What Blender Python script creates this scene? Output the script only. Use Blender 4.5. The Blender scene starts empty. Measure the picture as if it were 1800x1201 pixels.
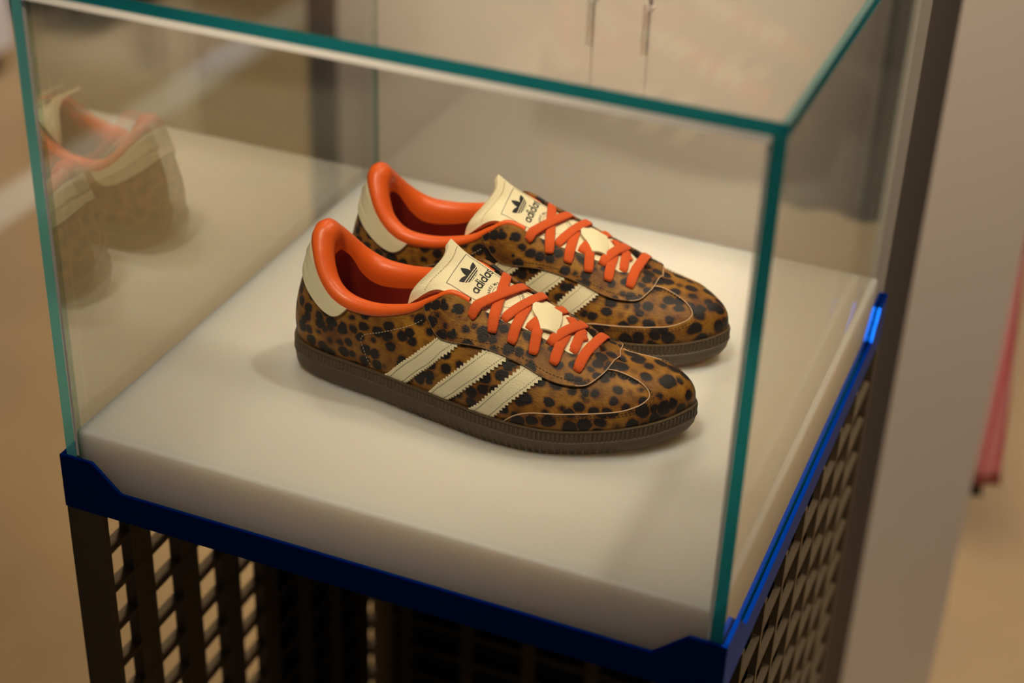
import bpy, bmesh, math
import numpy as np
from mathutils import Vector, Matrix
from mathutils.geometry import delaunay_2d_cdt

sc = bpy.context.scene
C = sc.collection
S = .45                      # side of the square white slab, metres; slab top is z = 0, its front left corner the origin
FLOOR = -.95

# ------------------------------------------------------------------ camera
cam_d = bpy.data.cameras.new('camera'); cam = bpy.data.objects.new('camera', cam_d); C.objects.link(cam)
cam.location = (.60882, -.76584, .65104)
cam.rotation_euler = (math.radians(58.68786), math.radians(-1.92590), math.radians(22.36010))
cam_d.sensor_width = 36; cam_d.lens = 59.546; cam_d.clip_start = .02
cam_d.dof.use_dof = True; cam_d.dof.focus_distance = 1.145; cam_d.dof.aperture_fstop = 3.5
sc.camera = cam

# ------------------------------------------------------------------ world, lamps, exposure
w = bpy.data.worlds.new('world'); sc.world = w; w.use_nodes = True
w.node_tree.nodes['Background'].inputs[0].default_value = (.70, .78, 1, 1)
w.node_tree.nodes['Background'].inputs[1].default_value = .03
sc.view_settings.view_transform = 'Standard'; sc.view_settings.look = 'None'
sc.view_settings.exposure = 0.72; sc.view_settings.gamma = 1; sc.view_settings.use_curve_mapping = False
sc.cycles.use_denoising = True
sc.cycles.max_bounces = 14; sc.cycles.transparent_max_bounces = 24; sc.cycles.transmission_bounces = 10
sc.cycles.caustics_reflective = False; sc.cycles.caustics_refractive = False

def aim(o, p):
    o.rotation_euler = (Vector(p) - o.location).to_track_quat('-Z', 'Y').to_euler()
def spot(name, loc, target, power, col, angle=40, blend=.6, size=.06):
    l = bpy.data.lights.new(name, 'SPOT'); l.energy = power; l.color = col
    l.spot_size = math.radians(angle); l.spot_blend = blend; l.shadow_soft_size = size
    o = bpy.data.objects.new(name, l); C.objects.link(o); o.location = loc; aim(o, target); return o
def area(name, loc, target, power, col, sx, sy):
    l = bpy.data.lights.new(name, 'AREA'); l.energy = power; l.color = col; l.shape = 'RECTANGLE'; l.size = sx; l.size_y = sy
    o = bpy.data.objects.new(name, l); C.objects.link(o); o.location = loc; aim(o, target); return o
WARM = (1, .82, .61)
spot('key_spot', (.86, .60, 2.05), (.15, .25, 0), 36, WARM, 28, .9, .06)
spot('left_spot', (-.5, 1.15, 2.2), (.17, .40, 0), 22, WARM, 28, .6, .14)
spot('front_spot', (.10, -.66, 2.06), (.20, .22, 0), 84, WARM, 17, .8, .16)
spot('wall_fill', (-.25, .35, 1.9), (-.10, 1.25, .16), 142, WARM, 48, .9, .2)  # unseen lamp added to brighten the walls
spot('pillar_spot', (.95, -.05, 1.9), (.50, .90, -.35), 108, WARM, 40, .9, .2)
spot('floor_spot', (-.90, 1.40, 2.2), (-1.0, 1.15, FLOOR), 106, WARM, 50, 1, .15)
spot('rear_floor_spot', (-1.15, 3.0, 2.2), (-1.42, 2.70, FLOOR), 150, WARM, 44, 1, .15)
spot('right_floor_spot', (1.2, 2.2, 2.2), (1.0, 1.9, FLOOR), 60, WARM, 60, 1, .2)
spot('far_wall_fill', (.3, 3.2, 2.2), (.5, 5.5, .9), 260, WARM, 90, 1, .2)  # unseen lamp added so that the far wall reflects bright
spot('plinth_fill', (-1.2, 1.4, 1.7), (-1.95, 2.2, -.3), 75, (.78, .80, 1), 24, 1, .1)  # unseen lamp added to brighten the white plinth
area('unseen_panel_fill', (.75, 3.3, 2.25), (.75, 3.3, 0), 13, (1, .93, .84), 2.0, 3.0)  # unseen panel light added to brighten the rim and shelf tops
spot('lilac_patch_fill', (-1.5, 3.1, 1.7), (-1.72, 2.66, FLOOR), 150, (.62, .64, 1), 13, .9, .05)  # unseen lamp added to make a lilac patch on the floor

# ------------------------------------------------------------------ helpers
def obj(name, V, F, mat, parent=None, smooth=True, sharp=None):
    me = bpy.data.meshes.new(name)
    me.from_pydata([tuple(map(float, p)) for p in V], [], [tuple(int(i) for i in f) for f in F])
    me.validate(); me.update()
    return link(name, me, mat, parent, smooth, sharp)
def link(name, me, mat, parent=None, smooth=True, sharp=None):
    for m in (mat if isinstance(mat, (list, tuple)) else [mat]):
        me.materials.append(m)
    if smooth:
        me.polygons.foreach_set('use_smooth', [True] * len(me.polygons))
        if sharp: me.set_sharp_from_angle(angle=math.radians(sharp))
    o = bpy.data.objects.new(name, me); C.objects.link(o)
    if parent is not None: o.parent = parent
    return o
def bm_obj(name, bm, mat, parent=None, smooth=False, sharp=None, recalc=True):
    if recalc: bmesh.ops.recalc_face_normals(bm, faces=bm.faces[:])
    me = bpy.data.meshes.new(name); bm.to_mesh(me); bm.free()
    return link(name, me, mat, parent, smooth, sharp)
def empty(name, loc, rz, label, cat, group=None):
    o = bpy.data.objects.new(name, None); C.objects.link(o); o.empty_display_size = .05
    o.location = loc; o.rotation_euler = (0, 0, rz); o['label'] = label; o['category'] = cat
    if group: o['group'] = group
    return o
def tag(o, label, cat, group=None):
    o['label'] = label; o['category'] = cat
    if group: o['group'] = group
    return o
def box_bm(lo, hi, bev=0, seg=2, bm=None):
    bm2 = bmesh.new()
    bmesh.ops.create_cube(bm2, size=1)
    for v in bm2.verts:
        v.co = Vector([(lo[i] + hi[i]) / 2 + v.co[i] * (hi[i] - lo[i]) for i in range(3)])
    if bev:
        bmesh.ops.bevel(bm2, geom=bm2.edges[:], offset=bev, segments=seg, affect='EDGES', profile=.5)
    if bm is None: return bm2
    me = bpy.data.meshes.new('t'); bm2.to_mesh(me); bm2.free(); bm.from_mesh(me); bpy.data.meshes.remove(me)
    return bm
def prism_bm(poly, axis, a, b, bev=0):
    """extrude a 2D polygon: axis 'y' -> (x,z) polygon between y=a..b ; 'x' -> (y,z) ; 'z' -> (x,y)"""
    bm = bmesh.new()
    def P(p, t):
        return {'y': (p[0], t, p[1]), 'x': (t, p[0], p[1]), 'z': (p[0], p[1], t)}[axis]
    va = [bm.verts.new(P(p, a)) for p in poly]; vb = [bm.verts.new(P(p, b)) for p in poly]
    n = len(poly)
    bm.faces.new(va); bm.faces.new(vb[::-1])
    for i in range(n):
        bm.faces.new((va[i], vb[i], vb[(i+1) % n], va[(i+1) % n]))
    bmesh.ops.recalc_face_normals(bm, faces=bm.faces[:])
    if bev:
        bmesh.ops.bevel(bm, geom=bm.edges[:], offset=bev, segments=2, affect='EDGES')
    return bm
def tube(path, r, n=8, closed=False, caps=True):
    P = np.asarray(path, float); m = len(P)
    T = np.gradient(P, axis=0) if not closed else np.roll(P, -1, 0) - np.roll(P, 1, 0)
    T /= np.linalg.norm(T, axis=1)[:, None]
    ref = np.array([0, 0, 1.]) if abs(T[0][2]) < .9 else np.array([1., 0, 0])
    V, F = [], []
    a = np.cross(ref, T[0]); a /= np.linalg.norm(a)
    rr = np.broadcast_to(np.asarray(r, float), (m,))
    for i in range(m):
        a = a - T[i] * (a @ T[i]); a /= np.linalg.norm(a); b = np.cross(T[i], a)
        for k in range(n):
            t = 2 * math.pi * k / n
            V.append(P[i] + rr[i] * (a * math.cos(t) + b * math.sin(t)))
    for i in range(m if closed else m - 1):
        j = (i + 1) % m
        for k in range(n):
            F.append((i*n + k, i*n + (k+1) % n, j*n + (k+1) % n, j*n + k))
    if caps and not closed:
        F.append(tuple(range(n))[::-1]); F.append(tuple((m-1)*n + k for k in range(n)))
    return V, F

# ------------------------------------------------------------------ materials
def nt(name):
    m = bpy.data.materials.new(name); m.use_nodes = True
    t = m.node_tree; t.nodes.clear()
    out = t.nodes.new('ShaderNodeOutputMaterial')
    return m, t, out
def N(t, kind, **kw):
    n = t.nodes.new(kind)
    for k, v in kw.items():
        if k == 'i':
            for a, b in v.items(): n.inputs[a].default_value = b
        else: setattr(n, k, v)
    return n
def principled(name, col, rough=.5, spec=.5, metal=0, noise=0, nscale=40, bump=0, bscale=200, **extra):
    m, t, out = nt(name)
    p = N(t, 'ShaderNodeBsdfPrincipled', i={'Base Color': (*col, 1), 'Roughness': rough, 'Metallic': metal, 'Specular IOR Level': spec})
    for k, v in extra.items(): p.inputs[k.replace('_', ' ')].default_value = v
    t.links.new(p.outputs[0], out.inputs[0])
    if noise or bump: tc = N(t, 'ShaderNodeTexCoord')
    if noise:
        nz = N(t, 'ShaderNodeTexNoise', i={'Scale': nscale, 'Detail': 5, 'Roughness': .6}); t.links.new(tc.outputs['Object'], nz.inputs['Vector'])
        mx = N(t, 'ShaderNodeMix', data_type='RGBA')
        mx.inputs['A'].default_value = (*[c * (1 - noise) for c in col], 1); mx.inputs['B'].default_value = (*[min(1, c * (1 + noise)) for c in col], 1)
        t.links.new(nz.outputs[0], mx.inputs['Factor']); t.links.new(mx.outputs['Result'], p.inputs['Base Color'])
    if bump:
        n2 = N(t, 'ShaderNodeTexNoise', i={'Scale': bscale, 'Detail': 3}); t.links.new(tc.outputs['Object'], n2.inputs['Vector'])
        b = N(t, 'ShaderNodeBump', i={'Strength': bump, 'Distance': .001}); t.links.new(n2.outputs[0], b.inputs['Height'])
        t.links.new(b.outputs[0], p.inputs['Normal'])
    return m
def leopard(name, off=(0, 0, 0), scale=116., size=.42):
    m, t, out = nt(name)
    L = t.links.new
    p = N(t, 'ShaderNodeBsdfPrincipled', i={'Roughness': .45, 'Specular IOR Level': .28})
    L(p.outputs[0], out.inputs[0])
    tc = N(t, 'ShaderNodeTexCoord')
    mp = N(t, 'ShaderNodeMapping'); mp.inputs['Location'].default_value = off; mp.inputs['Scale'].default_value = (.92, 1.1, 1.0); L(tc.outputs['Object'], mp.inputs[0])
    nz = N(t, 'ShaderNodeTexNoise', i={'Scale': 95., 'Detail': 3, 'Roughness': .55}); L(mp.outputs[0], nz.inputs['Vector'])
    sub = N(t, 'ShaderNodeVectorMath', operation='SUBTRACT'); sub.inputs[1].default_value = (.5, .5, .5); L(nz.outputs['Color'], sub.inputs[0])
    scl = N(t, 'ShaderNodeVectorMath', operation='SCALE'); scl.inputs['Scale'].default_value = .0042; L(sub.outputs[0], scl.inputs[0])
    add = N(t, 'ShaderNodeVectorMath', operation='ADD'); L(mp.outputs[0], add.inputs[0]); L(scl.outputs[0], add.inputs[1])
    vo = N(t, 'ShaderNodeTexVoronoi', i={'Scale': scale, 'Randomness': .74}); L(add.outputs[0], vo.inputs['Vector'])
    # every spot has its own size
    sp = N(t, 'ShaderNodeSeparateColor'); L(vo.outputs['Color'], sp.inputs[0])
    th = N(t, 'ShaderNodeMapRange', i={'From Min': 0, 'From Max': 1, 'To Min': size - .04, 'To Max': size + .085}); L(sp.outputs[0], th.inputs[0])
    df = N(t, 'ShaderNodeMath', operation='SUBTRACT'); L(vo.outputs['Distance'], df.inputs[0]); L(th.outputs[0], df.inputs[1])
    fine = N(t, 'ShaderNodeTexNoise', i={'Scale': 900., 'Detail': 2}); L(mp.outputs[0], fine.inputs['Vector'])
    fa = N(t, 'ShaderNodeMath', operation='MULTIPLY_ADD'); fa.inputs[1].default_value = .16; L(fine.outputs[0], fa.inputs[0]); L(df.outputs[0], fa.inputs[2])
    spotm = N(t, 'ShaderNodeMapRange', i={'From Min': .05, 'From Max': .12, 'To Min': 1, 'To Max': 0}); L(fa.outputs[0], spotm.inputs[0])
    halo = N(t, 'ShaderNodeMapRange', i={'From Min': .06, 'From Max': .26, 'To Min': 1, 'To Max': 0}); L(fa.outputs[0], halo.inputs[0])
    big = N(t, 'ShaderNodeTexNoise', i={'Scale': 45., 'Detail': 4, 'Roughness': .6}); L(mp.outputs[0], big.inputs['Vector'])
    br = N(t, 'ShaderNodeMapRange', i={'From Min': .36, 'From Max': .66}); L(big.outputs[0], br.inputs[0])
    base = N(t, 'ShaderNodeMix', data_type='RGBA'); base.inputs['A'].default_value = (.40, .180, .020, 1); base.inputs['B'].default_value = (.14, .050, .009, 1)
    L(br.outputs[0], base.inputs['Factor'])
    # hair: streaks along the shoe
    mh = N(t, 'ShaderNodeMapping'); mh.inputs['Scale'].default_value = (260, 1500, 900); mh.inputs['Rotation'].default_value = (0, .5, .35); L(tc.outputs['Object'], mh.inputs[0])
    hair = N(t, 'ShaderNodeTexNoise', i={'Scale': 1., 'Detail': 3, 'Roughness': .6}); L(mh.outputs[0], hair.inputs['Vector'])
    hv = N(t, 'ShaderNodeMapRange', i={'From Min': .3, 'From Max': .7, 'To Min': .72, 'To Max': 1.22}); L(hair.outputs[0], hv.inputs[0])
    hm = N(t, 'ShaderNodeVectorMath', operation='SCALE'); L(base.outputs['Result'], hm.inputs[0]); L(hv.outputs[0], hm.inputs['Scale'])
    m1 = N(t, 'ShaderNodeMix', data_type='RGBA'); m1.inputs['B'].default_value = (.10, .026, .008, 1)
    hf = N(t, 'ShaderNodeMath', operation='MULTIPLY'); hf.inputs[1].default_value = .85; L(halo.outputs[0], hf.inputs[0])
    L(hf.outputs[0], m1.inputs['Factor']); L(hm.outputs[0], m1.inputs['A'])
    m2 = N(t, 'ShaderNodeMix', data_type='RGBA'); m2.inputs['B'].default_value = (.013, .010, .011, 1)
    L(spotm.outputs[0], m2.inputs['Factor']); L(m1.outputs['Result'], m2.inputs['A']); L(m2.outputs['Result'], p.inputs['Base Color'])
    b = N(t, 'ShaderNodeBump', i={'Strength': .55, 'Distance': .0006}); L(hair.outputs[0], b.inputs['Height']); L(b.outputs[0], p.inputs['Normal'])
    return m
def weave(name, col):
    m, t, out = nt(name); L = t.links.new
    p = N(t, 'ShaderNodeBsdfPrincipled', i={'Roughness': .75, 'Specular IOR Level': .25, 'Sheen Weight': .1}); L(p.outputs[0], out.inputs[0])
    tc = N(t, 'ShaderNodeTexCoord')
    ws = []
    for rot in (.75, -.75):
        mp = N(t, 'ShaderNodeMapping'); mp.inputs['Rotation'].default_value = (0, 0, rot); L(tc.outputs['Object'], mp.inputs[0])
        wv = N(t, 'ShaderNodeTexWave', i={'Scale': 330., 'Distortion': 1.2, 'Detail': 1}); L(mp.outputs[0], wv.inputs['Vector']); ws.append(wv)
    mu = N(t, 'ShaderNodeMath', operation='MULTIPLY'); L(ws[0].outputs['Fac'], mu.inputs[0]); L(ws[1].outputs['Fac'], mu.inputs[1])
    mx = N(t, 'ShaderNodeMix', data_type='RGBA'); mx.inputs['A'].default_value = (*[c * .70 for c in col], 1); mx.inputs['B'].default_value = (*[min(1, c * 1.12) for c in col], 1)
    L(mu.outputs[0], mx.inputs['Factor']); L(mx.outputs['Result'], p.inputs['Base Color'])
    b = N(t, 'ShaderNodeBump', i={'Strength': .5, 'Distance': .0005}); L(mu.outputs[0], b.inputs['Height']); L(b.outputs[0], p.inputs['Normal'])
    return m
def pane_glass(name, ior, tint):
    """thin clear pane: light goes straight through, both faces mirror by Fresnel"""
    m, t, out = nt(name); L = t.links.new
    g = N(t, 'ShaderNodeNewGeometry')
    iv = N(t, 'ShaderNodeMix', data_type='FLOAT'); iv.inputs[2].default_value = ior; iv.inputs[3].default_value = 1 / ior
    L(g.outputs['Backfacing'], iv.inputs[0])
    fr = N(t, 'ShaderNodeFresnel'); L(iv.outputs[0], fr.inputs['IOR'])
    tr = N(t, 'ShaderNodeBsdfTransparent', i={'Color': (*tint, 1)}); gl = N(t, 'ShaderNodeBsdfGlossy', i={'Roughness': .0, 'Color': (.97, 1, .98, 1)})
    mx = N(t, 'ShaderNodeMixShader'); L(fr.outputs[0], mx.inputs[0]); L(tr.outputs[0], mx.inputs[1]); L(gl.outputs[0], mx.inputs[2]); L(mx.outputs[0], out.inputs[0])
    return m
def edge_glass(name, col, trans=.5):
    m, t, out = nt(name); L = t.links.new
    p = N(t, 'ShaderNodeBsdfPrincipled', i={'Base Color': (*col, 1), 'Roughness': .12, 'Specular IOR Level': .6})
    tl = N(t, 'ShaderNodeBsdfTranslucent', i={'Color': (*col, 1)})
    rf = N(t, 'ShaderNodeBsdfRefraction', i={'Color': (*[min(1, c * 1.6 + .02) for c in col], 1), 'Roughness': .25, 'IOR': 1.3})
    tc = N(t, 'ShaderNodeTexCoord'); nz = N(t, 'ShaderNodeTexNoise', i={'Scale': 60., 'Detail': 4}); L(tc.outputs['Object'], nz.inputs['Vector'])
    b = N(t, 'ShaderNodeBump', i={'Strength': .25, 'Distance': .002}); L(nz.outputs[0], b.inputs['Height']); L(b.outputs[0], p.inputs['Normal'])
    m1 = N(t, 'ShaderNodeMixShader', i={0: .5}); L(tl.outputs[0], m1.inputs[1]); L(rf.outputs[0], m1.inputs[2])
    m2 = N(t, 'ShaderNodeMixShader', i={0: trans}); L(p.outputs[0], m2.inputs[1]); L(m1.outputs[0], m2.inputs[2]); L(m2.outputs[0], out.inputs[0])
    return m

M = dict(
 leo=leopard('leopard_hair'), leo_stay=leopard('leopard_hair_eyestay', (.31, .07, .13), 120, .42), leo_toe=leopard('leopard_hair_toe', (.05, .21, .4), 104, .43),
 cream=principled('cream_leather', (.93, .83, .55), .48, .4, bump=.35, bscale=900),
 raw=principled('raw_leather_edge', (.72, .48, .30), .7),
 orange=principled('orange_leather', (.86, .125, .012), .38, .45, bump=.12, bscale=500),
 insole=principled('shaded_insole', (.16, .012, .006), .8),  # shade deep inside the shoe is put into this colour
 lace=weave('orange_lace', (.95, .135, .022)),
 gum=principled('brown_gum_rubber', (.100, .068, .038), .5, .35, noise=.12, nscale=120, bump=.15, bscale=1200),
 print=principled('black_print', (.012, .012, .016), .45),
 under=principled('grey_tongue_backing', (.10, .08, .075), .9, bump=.4, bscale=1500),
 lining=principled('shaded_orange_lining', (.42, .030, .008), .8), tan=principled('tan_cut_edge', (.22, .11, .04), .7),  # lining: orange leather, darkened in colour for the shade inside the shoe
 thread=principled('cream_thread', (.62, .50, .32), .8), dthread=principled('dark_thread', (.03, .02, .012), .8),
 slab=principled('white_acrylic', (.86, .82, .76), .38, .35, Subsurface_Weight=1.0, Subsurface_Scale=.03, Subsurface_Radius=(1, .75, .55)),
 blue=principled('cobalt_blue_anodised', (.003, .080, .60), .26, .5, .98, bump=.05, bscale=900, Specular_Tint=(.25, .35, .9, 1)),
 metal=principled('dark_bronze_metal', (.24, .19, .125), .5, .4, .9, bump=.08, bscale=700),
 teal=edge_glass('teal_glass_edge', (.014, .32, .37)), teal_lit=edge_glass('lit_teal_glass_edge', (.22, .90, .92)), teal_back=pane_glass('faint_glass_edge', 1.25, (.62, .76, .72)),  # left pane's paler copy puts the brighter light into the edge colour
 bevel=principled('ground_glass_bevel', (.93, .90, .82), .3, .6),
 glass=pane_glass('clear_glass', 1.5, (.975, .985, .975)), glass_side=pane_glass('clear_glass_side', 1.7, (.97, .98, .97)), glass_left=pane_glass('coated_glass_side', 3.0, (.96, .97, .96)),
 floor=principled('polished_concrete', (.40, .285, .145), .33, .45, noise=.22, nscale=3.2),
 strip=principled('pale_floor_inlay', (.62, .56, .46), .4),
 wall=principled('warm_grey_plaster', (.63, .545, .475), .6, .3, noise=.03, nscale=5),
 shade=principled('grey_post_and_pillar_shade', (.085, .072, .063), .8, .2),  # stands for shade on the pillar's left face; the post's own grey
 white=principled('white_laminate', (.80, .78, .80), .4), navy=principled('navy_laminate', (.01, .03, .22), .4),
 dull=principled('lattice_shade_black', (.02, .018, .016), .7),
 steel=principled('brushed_steel', (.72, .66, .58), .25, .5, 1), black=principled('black_cloth', (.008, .008, .009), .85),
)
# ---- shoe geometry: heel at x=0, toe at +x, z up, y>0 is the shoe's left; 'lat' table is the lateral side
SOLE_Z = 0.0235
LAT = [  # bottom x,y | top x,y,z | elevation of the surface at the top edge (deg)
 (0.0000, 0.0000, .0165, 0.000, .1000, 72), (.0030,-.0140, .0185,-.0100, .0985, 72), (.0100,-.0245, .0235,-.0185, .0915, 74),
 (.0200,-.0300, .0300,-.0250, .0825, 76), (.0360,-.0345, .0410,-.0305, .0720, 76), (.0570,-.0375, .0560,-.0330, .0660, 76),
 (.0720,-.0395, .0725,-.0338, .0660, 75), (.0900,-.0425, .0895,-.0328, .0695, 72), (.1050,-.0455, .1035,-.0305, .0745, 68),
 (.1200,-.0485, .1165,-.0270, .0835, 62), (.1300,-.0500, .1270,-.0240, .0895, 55), (.1450,-.0525, .1460,-.0222, .0835, 46),
 (.1650,-.0552, .1650,-.0215, .0765, 38), (.1850,-.0557, .1880,-.0198, .0680, 30), (.2050,-.0535, .2080,-.0180, .0612, 22),
 (.2220,-.0485, .2205,-.0125, .0592, 14), (.2380,-.0420, .2262,-.0058, .0584, 8), (.2550,-.0335, .2290,-.0018, .0575, 8),
 (.2720,-.0215, .2305, 0.000, .0569, 9), (.2850,-.0070, .2320, .0008, .0563, 12), (.2935, .0140, .2335, .0015, .0557, 14)]
MED = [
 (0.0000, 0.0000, .0165, 0.000, .1000, 72), (.0030, .0140, .0185, .0100, .0985, 72), (.0100, .0245, .0235, .0185, .0915, 74),
 (.0200, .0300, .0300, .0250, .0825, 76), (.0360, .0340, .0410, .0300, .0720, 76), (.0570, .0355, .0560, .0320, .0660, 76),
 (.0720, .0352, .0725, .0322, .0660, 76), (.0900, .0345, .0895, .0312, .0695, 74), (.1050, .0342, .1035, .0295, .0745, 70),
 (.1200, .0345, .1165, .0268, .0835, 64), (.1300, .0355, .1270, .0240, .0895, 56), (.1450, .0380, .1460, .0222, .0835, 46),
 (.1650, .0415, .1650, .0215, .0765, 38), (.1850, .0440, .1880, .0198, .0680, 30), (.2050, .0460, .2080, .0180, .0612, 22),
 (.2220, .0463, .2205, .0125, .0592, 14), (.2380, .0452, .2262, .0058, .0584, 8), (.2550, .0420, .2290, .0018, .0575, 8),
 (.2720, .0350, .2305, 0.000, .0569, 9), (.2850, .0262, .2320, .0008, .0563, 12), (.2935, .0140, .2335, .0015, .0557, 14)]

def spline(pts, n=None, t=None, closed=False):
    """chord-parametrised natural-ish cubic (Catmull-Rom) through pts; t in 0..1 per control index"""
    P = np.asarray(pts, float)
    m = len(P) if closed else len(P) - 1
    if t is None:
        t = np.linspace(0, 1, n, endpoint=not closed)
    x = np.clip(np.asarray(t, float), 0, 1) * m
    i = np.minimum(np.floor(x).astype(int), m - 1)
    f = (x - i)[:, None]
    def g(k):
        return P[k % len(P)] if closed else P[np.clip(k, 0, len(P) - 1)]
    p0, p1, p2, p3 = g(i - 1), g(i), g(i + 1), g(i + 2)
    if not closed:
        p0 = np.where((i == 0)[:, None], 2 * p1 - p2, p0)
        p3 = np.where((i >= m - 1)[:, None], 2 * p2 - p1, p3)
    d1 = np.maximum(np.linalg.norm((p1 - p0)[:, :5], axis=1), 1e-6)[:, None]
    d2 = np.maximum(np.linalg.norm((p2 - p1)[:, :5], axis=1), 1e-6)[:, None]
    d3 = np.maximum(np.linalg.norm((p3 - p2)[:, :5], axis=1), 1e-6)[:, None]
    m1 = ((p1 - p0) / d1 * d2 + (p2 - p1) / d2 * d1) / (d1 + d2) * d2
    m2 = ((p2 - p1) / d2 * d3 + (p3 - p2) / d3 * d2) / (d2 + d3) * d2
    f2, f3 = f * f, f * f * f
    return (2*f3 - 3*f2 + 1) * p1 + (f3 - 2*f2 + f) * m1 + (-2*f3 + 3*f2) * p2 + (f3 - f2) * m2

# side = -1: right shoe (lateral on -y); +1: left shoe, mirrored in y
def rows(side):
    """closed list of stations: heel -> -y side -> toe -> +y side -> heel (s in 0..1)"""
    L, M = np.array(LAT), np.array(MED)
    if side > 0:
        L, M = M.copy(), L.copy()
        for A in (L, M):
            A[:, 1] *= -1; A[:, 3] *= -1
    return np.vstack([L, M[-2:0:-1]])

def toe_spring(x):
    return .0075 * np.clip((np.asarray(x) - .20) / .0935, 0, 1) ** 2

class Upper:
    def __init__(self, side):
        self.R = rows(side); self.side = side
    def st(self, s):
        r = spline(self.R, t=np.asarray(s, float) % 1.0, closed=True)
        return r
    def P(self, s, u):
        s = np.atleast_1d(np.asarray(s, float)); u = np.atleast_1d(np.asarray(u, float))
        r = self.st(s)
        e = 1e-3
        a, b = self.st(s + e), self.st(s - e)
        tb = a[:, :2] - b[:, :2]; tb /= np.linalg.norm(tb, axis=1)[:, None]
        nb = np.stack([tb[:, 1], -tb[:, 0]], 1)          # outward (loop runs clockwise seen from above on -y side first)
        # loop: heel -> -y -> toe -> +y : counter-clockwise, outward = (ty,-tx)
        B = np.stack([r[:, 0] - nb[:, 0]*.0028, r[:, 1] - nb[:, 1]*.0028, SOLE_Z - .004*np.clip((r[:,0]-.12)/.1,0,1) + toe_spring(r[:, 0])], 1)
        T = r[:, 2:5]
        inn = T[:, :2] - B[:, :2]
        ln = np.linalg.norm(inn, axis=1)[:, None]
        w = np.clip(ln / .02, 0, 1)
        inn = (inn / np.maximum(ln, 1e-6)) * w + (-nb) * (1 - w)
        inn /= np.maximum(np.linalg.norm(inn, axis=1), 1e-6)[:, None]
        D = np.linalg.norm(T - B, axis=1)
        el = np.radians(r[:, 5])
        toe = np.clip((r[:, 0] - .20) / .08, 0, 1)
        kb = (.20 + .22 * np.clip(1 - r[:, 0] / .03, 0, 1))
        mB = np.stack([nb[:, 0]*kb, nb[:, 1]*kb, np.ones(len(s))], 1)
        mB /= np.linalg.norm(mB, axis=1)[:, None]
        mB *= (D * (.80 + .45 * toe))[:, None]
        mT = np.stack([inn[:, 0]*np.cos(el), inn[:, 1]*np.cos(el), np.sin(el)], 1) * (D * (.85 + .35 * toe))[:, None]
        f = u[:, None]; f2, f3 = f*f, f*f*f
        return (2*f3-3*f2+1)*B + (f3-2*f2+f)*mB + (-2*f3+3*f2)*T + (f3-f2)*mT
    def N(self, s, u):
        s = np.atleast_1d(np.asarray(s, float)); u = np.atleast_1d(np.asarray(u, float))
        e = 2e-3
        u0, u1 = np.clip(u - e, 0, 1), np.clip(u + e, 0, 1)
        ds = self.P(s + e, u) - self.P(s - e, u)
        du = self.P(s, u1) - self.P(s, u0)
        n = np.cross(ds, du)
        return n / np.maximum(np.linalg.norm(n, axis=1), 1e-9)[:, None]

# ------------------------------------------------------------------ setting
def structure(name, bm, mat):
    o = bm_obj(name, bm, mat); o['kind'] = 'structure'; return o
structure('floor', box_bm((-6, -2.6, FLOOR - .05), (4, 7, FLOOR)), M['floor'])
structure('wall_far', box_bm((-4.5, 5.5, FLOOR), (3.6, 5.6, 2.4)), M['wall'])
structure('ceiling', box_bm((-4.5, -2.4, 2.4), (3.6, 5.6, 2.45)), M['wall'])
structure('trim_1', box_bm((-1.535, -1.5, FLOOR - .01), (-1.43, 6.5, FLOOR + .003)), M['strip'])
WT = 1.35
c0, c1, c2 = (.434, .8445), (.532, .931), (.328, 1.1133)
c3 = (c2[0] + c1[0] - c0[0], c2[1] + c1[1] - c0[1])
# pillar: pale front face, the shade on its left face put in as dark grey
pil = prism_bm([c0, c1, c3, c2], 'z', FLOOR, WT)
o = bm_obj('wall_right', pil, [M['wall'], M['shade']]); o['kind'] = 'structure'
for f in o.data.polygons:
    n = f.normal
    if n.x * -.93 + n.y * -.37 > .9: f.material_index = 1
wl = [(-.466, 1.2694), (c2[0] + .012, c2[1] + .004), (c2[0] + .05, c2[1] + .13), (-.44, 1.40)]
structure('wall_back', prism_bm(wl, 'z', FLOOR, WT), M['wall'])
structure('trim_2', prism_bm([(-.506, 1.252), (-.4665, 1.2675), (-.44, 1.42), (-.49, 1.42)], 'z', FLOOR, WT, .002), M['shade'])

# ------------------------------------------------------------------ display stand
E0 = .0086; G0 = .0049; ZB = -.0595
stand = empty('display_stand', (S/2, S/2, FLOOR), 0, 'dark metal lattice display stand with a cobalt blue tray rim', 'display stand')
loc0 = Vector((-S/2, -S/2, -FLOOR))
def sp(name, bm, mat, label=None, parent=stand, smooth=False):
    bm.transform(Matrix.Translation(loc0))
    o = bm_obj(name, bm, mat, parent, smooth)
    if label: o['label'] = label
    return o
T_ = .0029
zc_, zm = -.0165, -.0365
def rim_poly(a, b):
    return [(a, ZB), (b, ZB), (b, zc_), (b - .0235, zc_), (b - .0455, zm), (a + .0465, zm), (a + .0255, zc_), (a, zc_)]
rim = box_bm((-E0 + T_, -E0 + T_, ZB), (S + E0 - T_, S + E0 - T_, ZB + .003))
tray = sp('tray', rim, M['blue'], 'cobalt blue tray')
for ax, a, b in (('y', -E0, -E0 + T_), ('y', S + E0 - T_, S + E0), ('x', -E0, -E0 + T_), ('x', S + E0 - T_, S + E0)):
    lo, hi = (-E0, S + E0) if ax == 'y' else (-E0 + T_, S + E0 - T_)
    bm = prism_bm(rim_poly(lo, hi), ax, a, b, .0005)
    sp('rim_side', bm, M['blue'], None, tray)
# corner posts
for x in (-E0 + .0006, S + E0 - .0286):
    for y in (-E0 + .0006, S + E0 - .0076):
        sp('post', box_bm((x, y, FLOOR), (x + .028, y + .007, ZB - .0003), .0008), M['metal'])
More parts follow.
